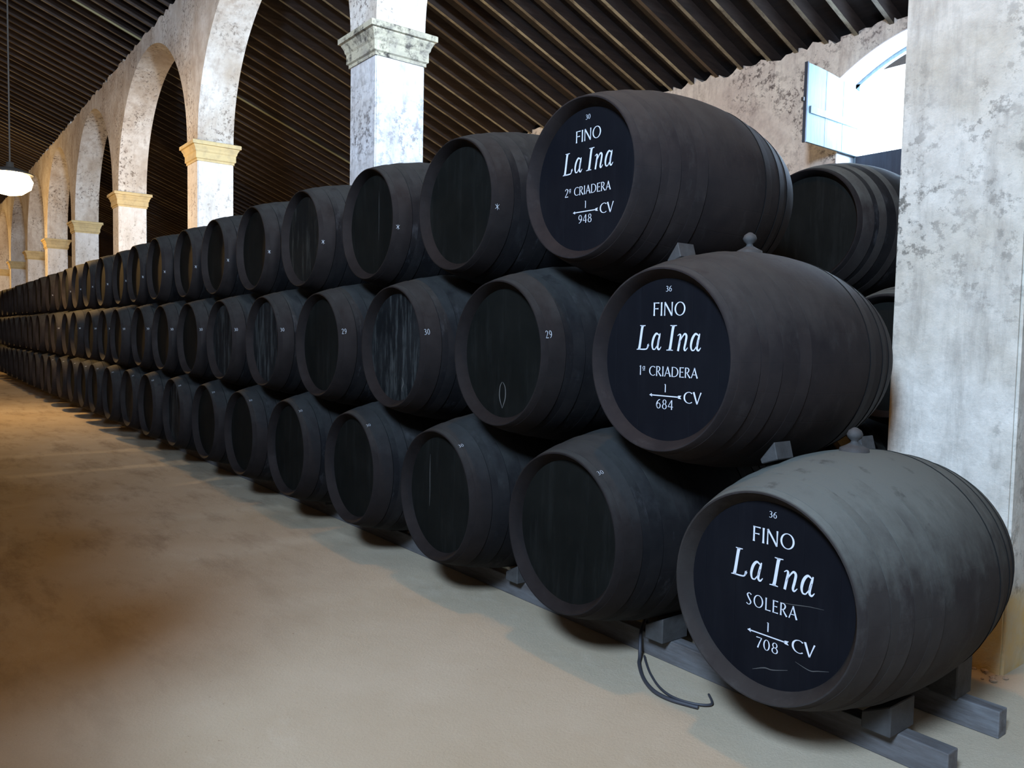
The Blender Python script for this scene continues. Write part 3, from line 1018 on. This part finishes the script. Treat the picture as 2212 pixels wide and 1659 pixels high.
# blocks between the tiers at the near end
def tier_block(lower, upper, y, lab, w=.09, sh=.05):
    lx, ly, lz = lower; ux, uy, uz = upper
    r1 = prof(y-ly); r2_ = prof(y-uy)
    d = Vector((ux-lx, 0, uz-lz)); d.normalize()
    tng = Vector((-d.z, 0, d.x)) if d.x < 0 else Vector((d.z, 0, -d.x))
    tng = Vector((d.z, 0, -d.x))
    if tng.z > 0: pass
    # block sits on the upper flank of the lower cask on the outer (right) side of the contact line
    a0 = math.atan2(d.z, d.x)
    bm = bmesh.new()
    v = []
    for yy in (y-.05, y+.05):
        for aa, hh in ((a0-.17, .004), (a0-.33, .004), (a0-.33, sh*1.35), (a0-.17, sh*.42)):
            r = r1+.004+hh
            v.append(bm.verts.new((lx+r*math.cos(aa), yy, lz+r*math.sin(aa))))
    for q in ((0, 1, 2, 3), (7, 6, 5, 4), (0, 4, 5, 1), (1, 5, 6, 2), (2, 6, 7, 3), (3, 7, 4, 0)):
        bm.faces.new([v[i] for i in q])
    bmesh.ops.bevel(bm, geom=list(bm.edges), offset=.003, segments=1, affect='EDGES')
    o = link('wooden_chock', bm_mesh(bm, 'wooden_chock'), M['chock'])
    tag(o, lab, 'chock')
tier_block(bot[0], mid[0], .27, 'wooden block wedged between the SOLERA cask and the 1ª CRIADERA cask above it')
tier_block(bot[0], mid[0], .84, 'wooden block at the back between the SOLERA cask and the 1ª CRIADERA cask')
tier_block(mid[0], top[0], .34, 'wooden block wedged between the 1ª CRIADERA cask and the 2ª CRIADERA cask above it')

# ------------------------------------------------------------------ hose on the floor
hp = [(-1.10, .83), (-1.064, .76), (-1.0, .60, .02), (-.965, .53, .112), (-.925, .465, .114), (-.885, .405, .09), (-.84, .355, .015), (-.792, .30), (-.684, .21), (-.58, .156), (-.495, .150), (-.422, .172), (-.383, .187)]
h2 = [(-.84, .385), (-.792, .342), (-.699, .268), (-.586, .199), (-.493, .176), (-.41, .20), (-.37, .25), (-.43, .31)]
bm = tube(crom([(q[0], q[1], q[2] if len(q) > 2 else .010) for q in hp], 8), .008, 8)
ho = link('rubber_hose', bm_mesh(bm, 'rubber_hose', True), M['hose'])
tag(ho, 'thin dark hose looping on the sandy floor beside the SOLERA cask', 'hose')
h_2 = link('loose_end', bm_mesh(tube([(x, y, .010) for x, y in crom(h2, 8)], .005, 8), 'loose_end', True), M['hose'], ho)

# crumbled plaster at the foot of the near pillar
rr_ = random.Random(5)
bm = bmesh.new()
for k in range(46):
    x = rr_.uniform(-.36, .22); y = 1.50-abs(rr_.gauss(0, .07))-.012
    sz = rr_.uniform(.004, .017)
    r = bmesh.ops.create_icosphere(bm, subdivisions=1, radius=sz)
    for v_ in r['verts']:
        v_.co = Vector((v_.co.x*rr_.uniform(.7, 1.4)+x, v_.co.y*rr_.uniform(.7, 1.3)+y, v_.co.z*.6+sz*.45))
o = link('rubble', bm_mesh(bm, 'rubble'), M['rubble'])
tag(o, 'crumbs of fallen plaster on the sand at the foot of the near pillar', 'rubble', kind='stuff')

# ------------------------------------------------------------------ pendant lamp
LX, LY, LZ = -13.5, -.72, 3.74
lp = empty('pendant_lamp', (LX, LY, LZ))
tag(lp, 'glowing pendant lamp hanging on a long cable at the far left', 'lamp')
link('cable', bm_mesh(tube([(0, 0, .22), (0, 0, 2), (0, 0, zu(LY)-LZ)], .012, 8), 'cable'), M['cable'], lp)


def lathe(pr, name, seg=32):
    v, f = [], []
    for r, z in pr:
        for k in range(seg):
            a = 2*PI*k/seg
            v.append((r*math.cos(a), r*math.sin(a), z))
    for i in range(len(pr)-1):
        for k in range(seg):
            f.append((i*seg+k, i*seg+(k+1) % seg, (i+1)*seg+(k+1) % seg, (i+1)*seg+k))
    return py_mesh(name, v, f, True)
link('shade', lathe([(.02, .30), (.05, .29), (.06, .22), (.16, .19), (.33, .12), (.335, .105), (.325, .105), (.15, .175), (.05, .20), (.03, .205)], 'shade'), M['metal'], lp)
link('glass_globe', lathe([(.001, .19), (.12, .17), (.27, .10), (.32, .0), (.29, -.11), (.17, -.20), (.001, -.235)], 'glass_globe'), M['bulb'], lp)
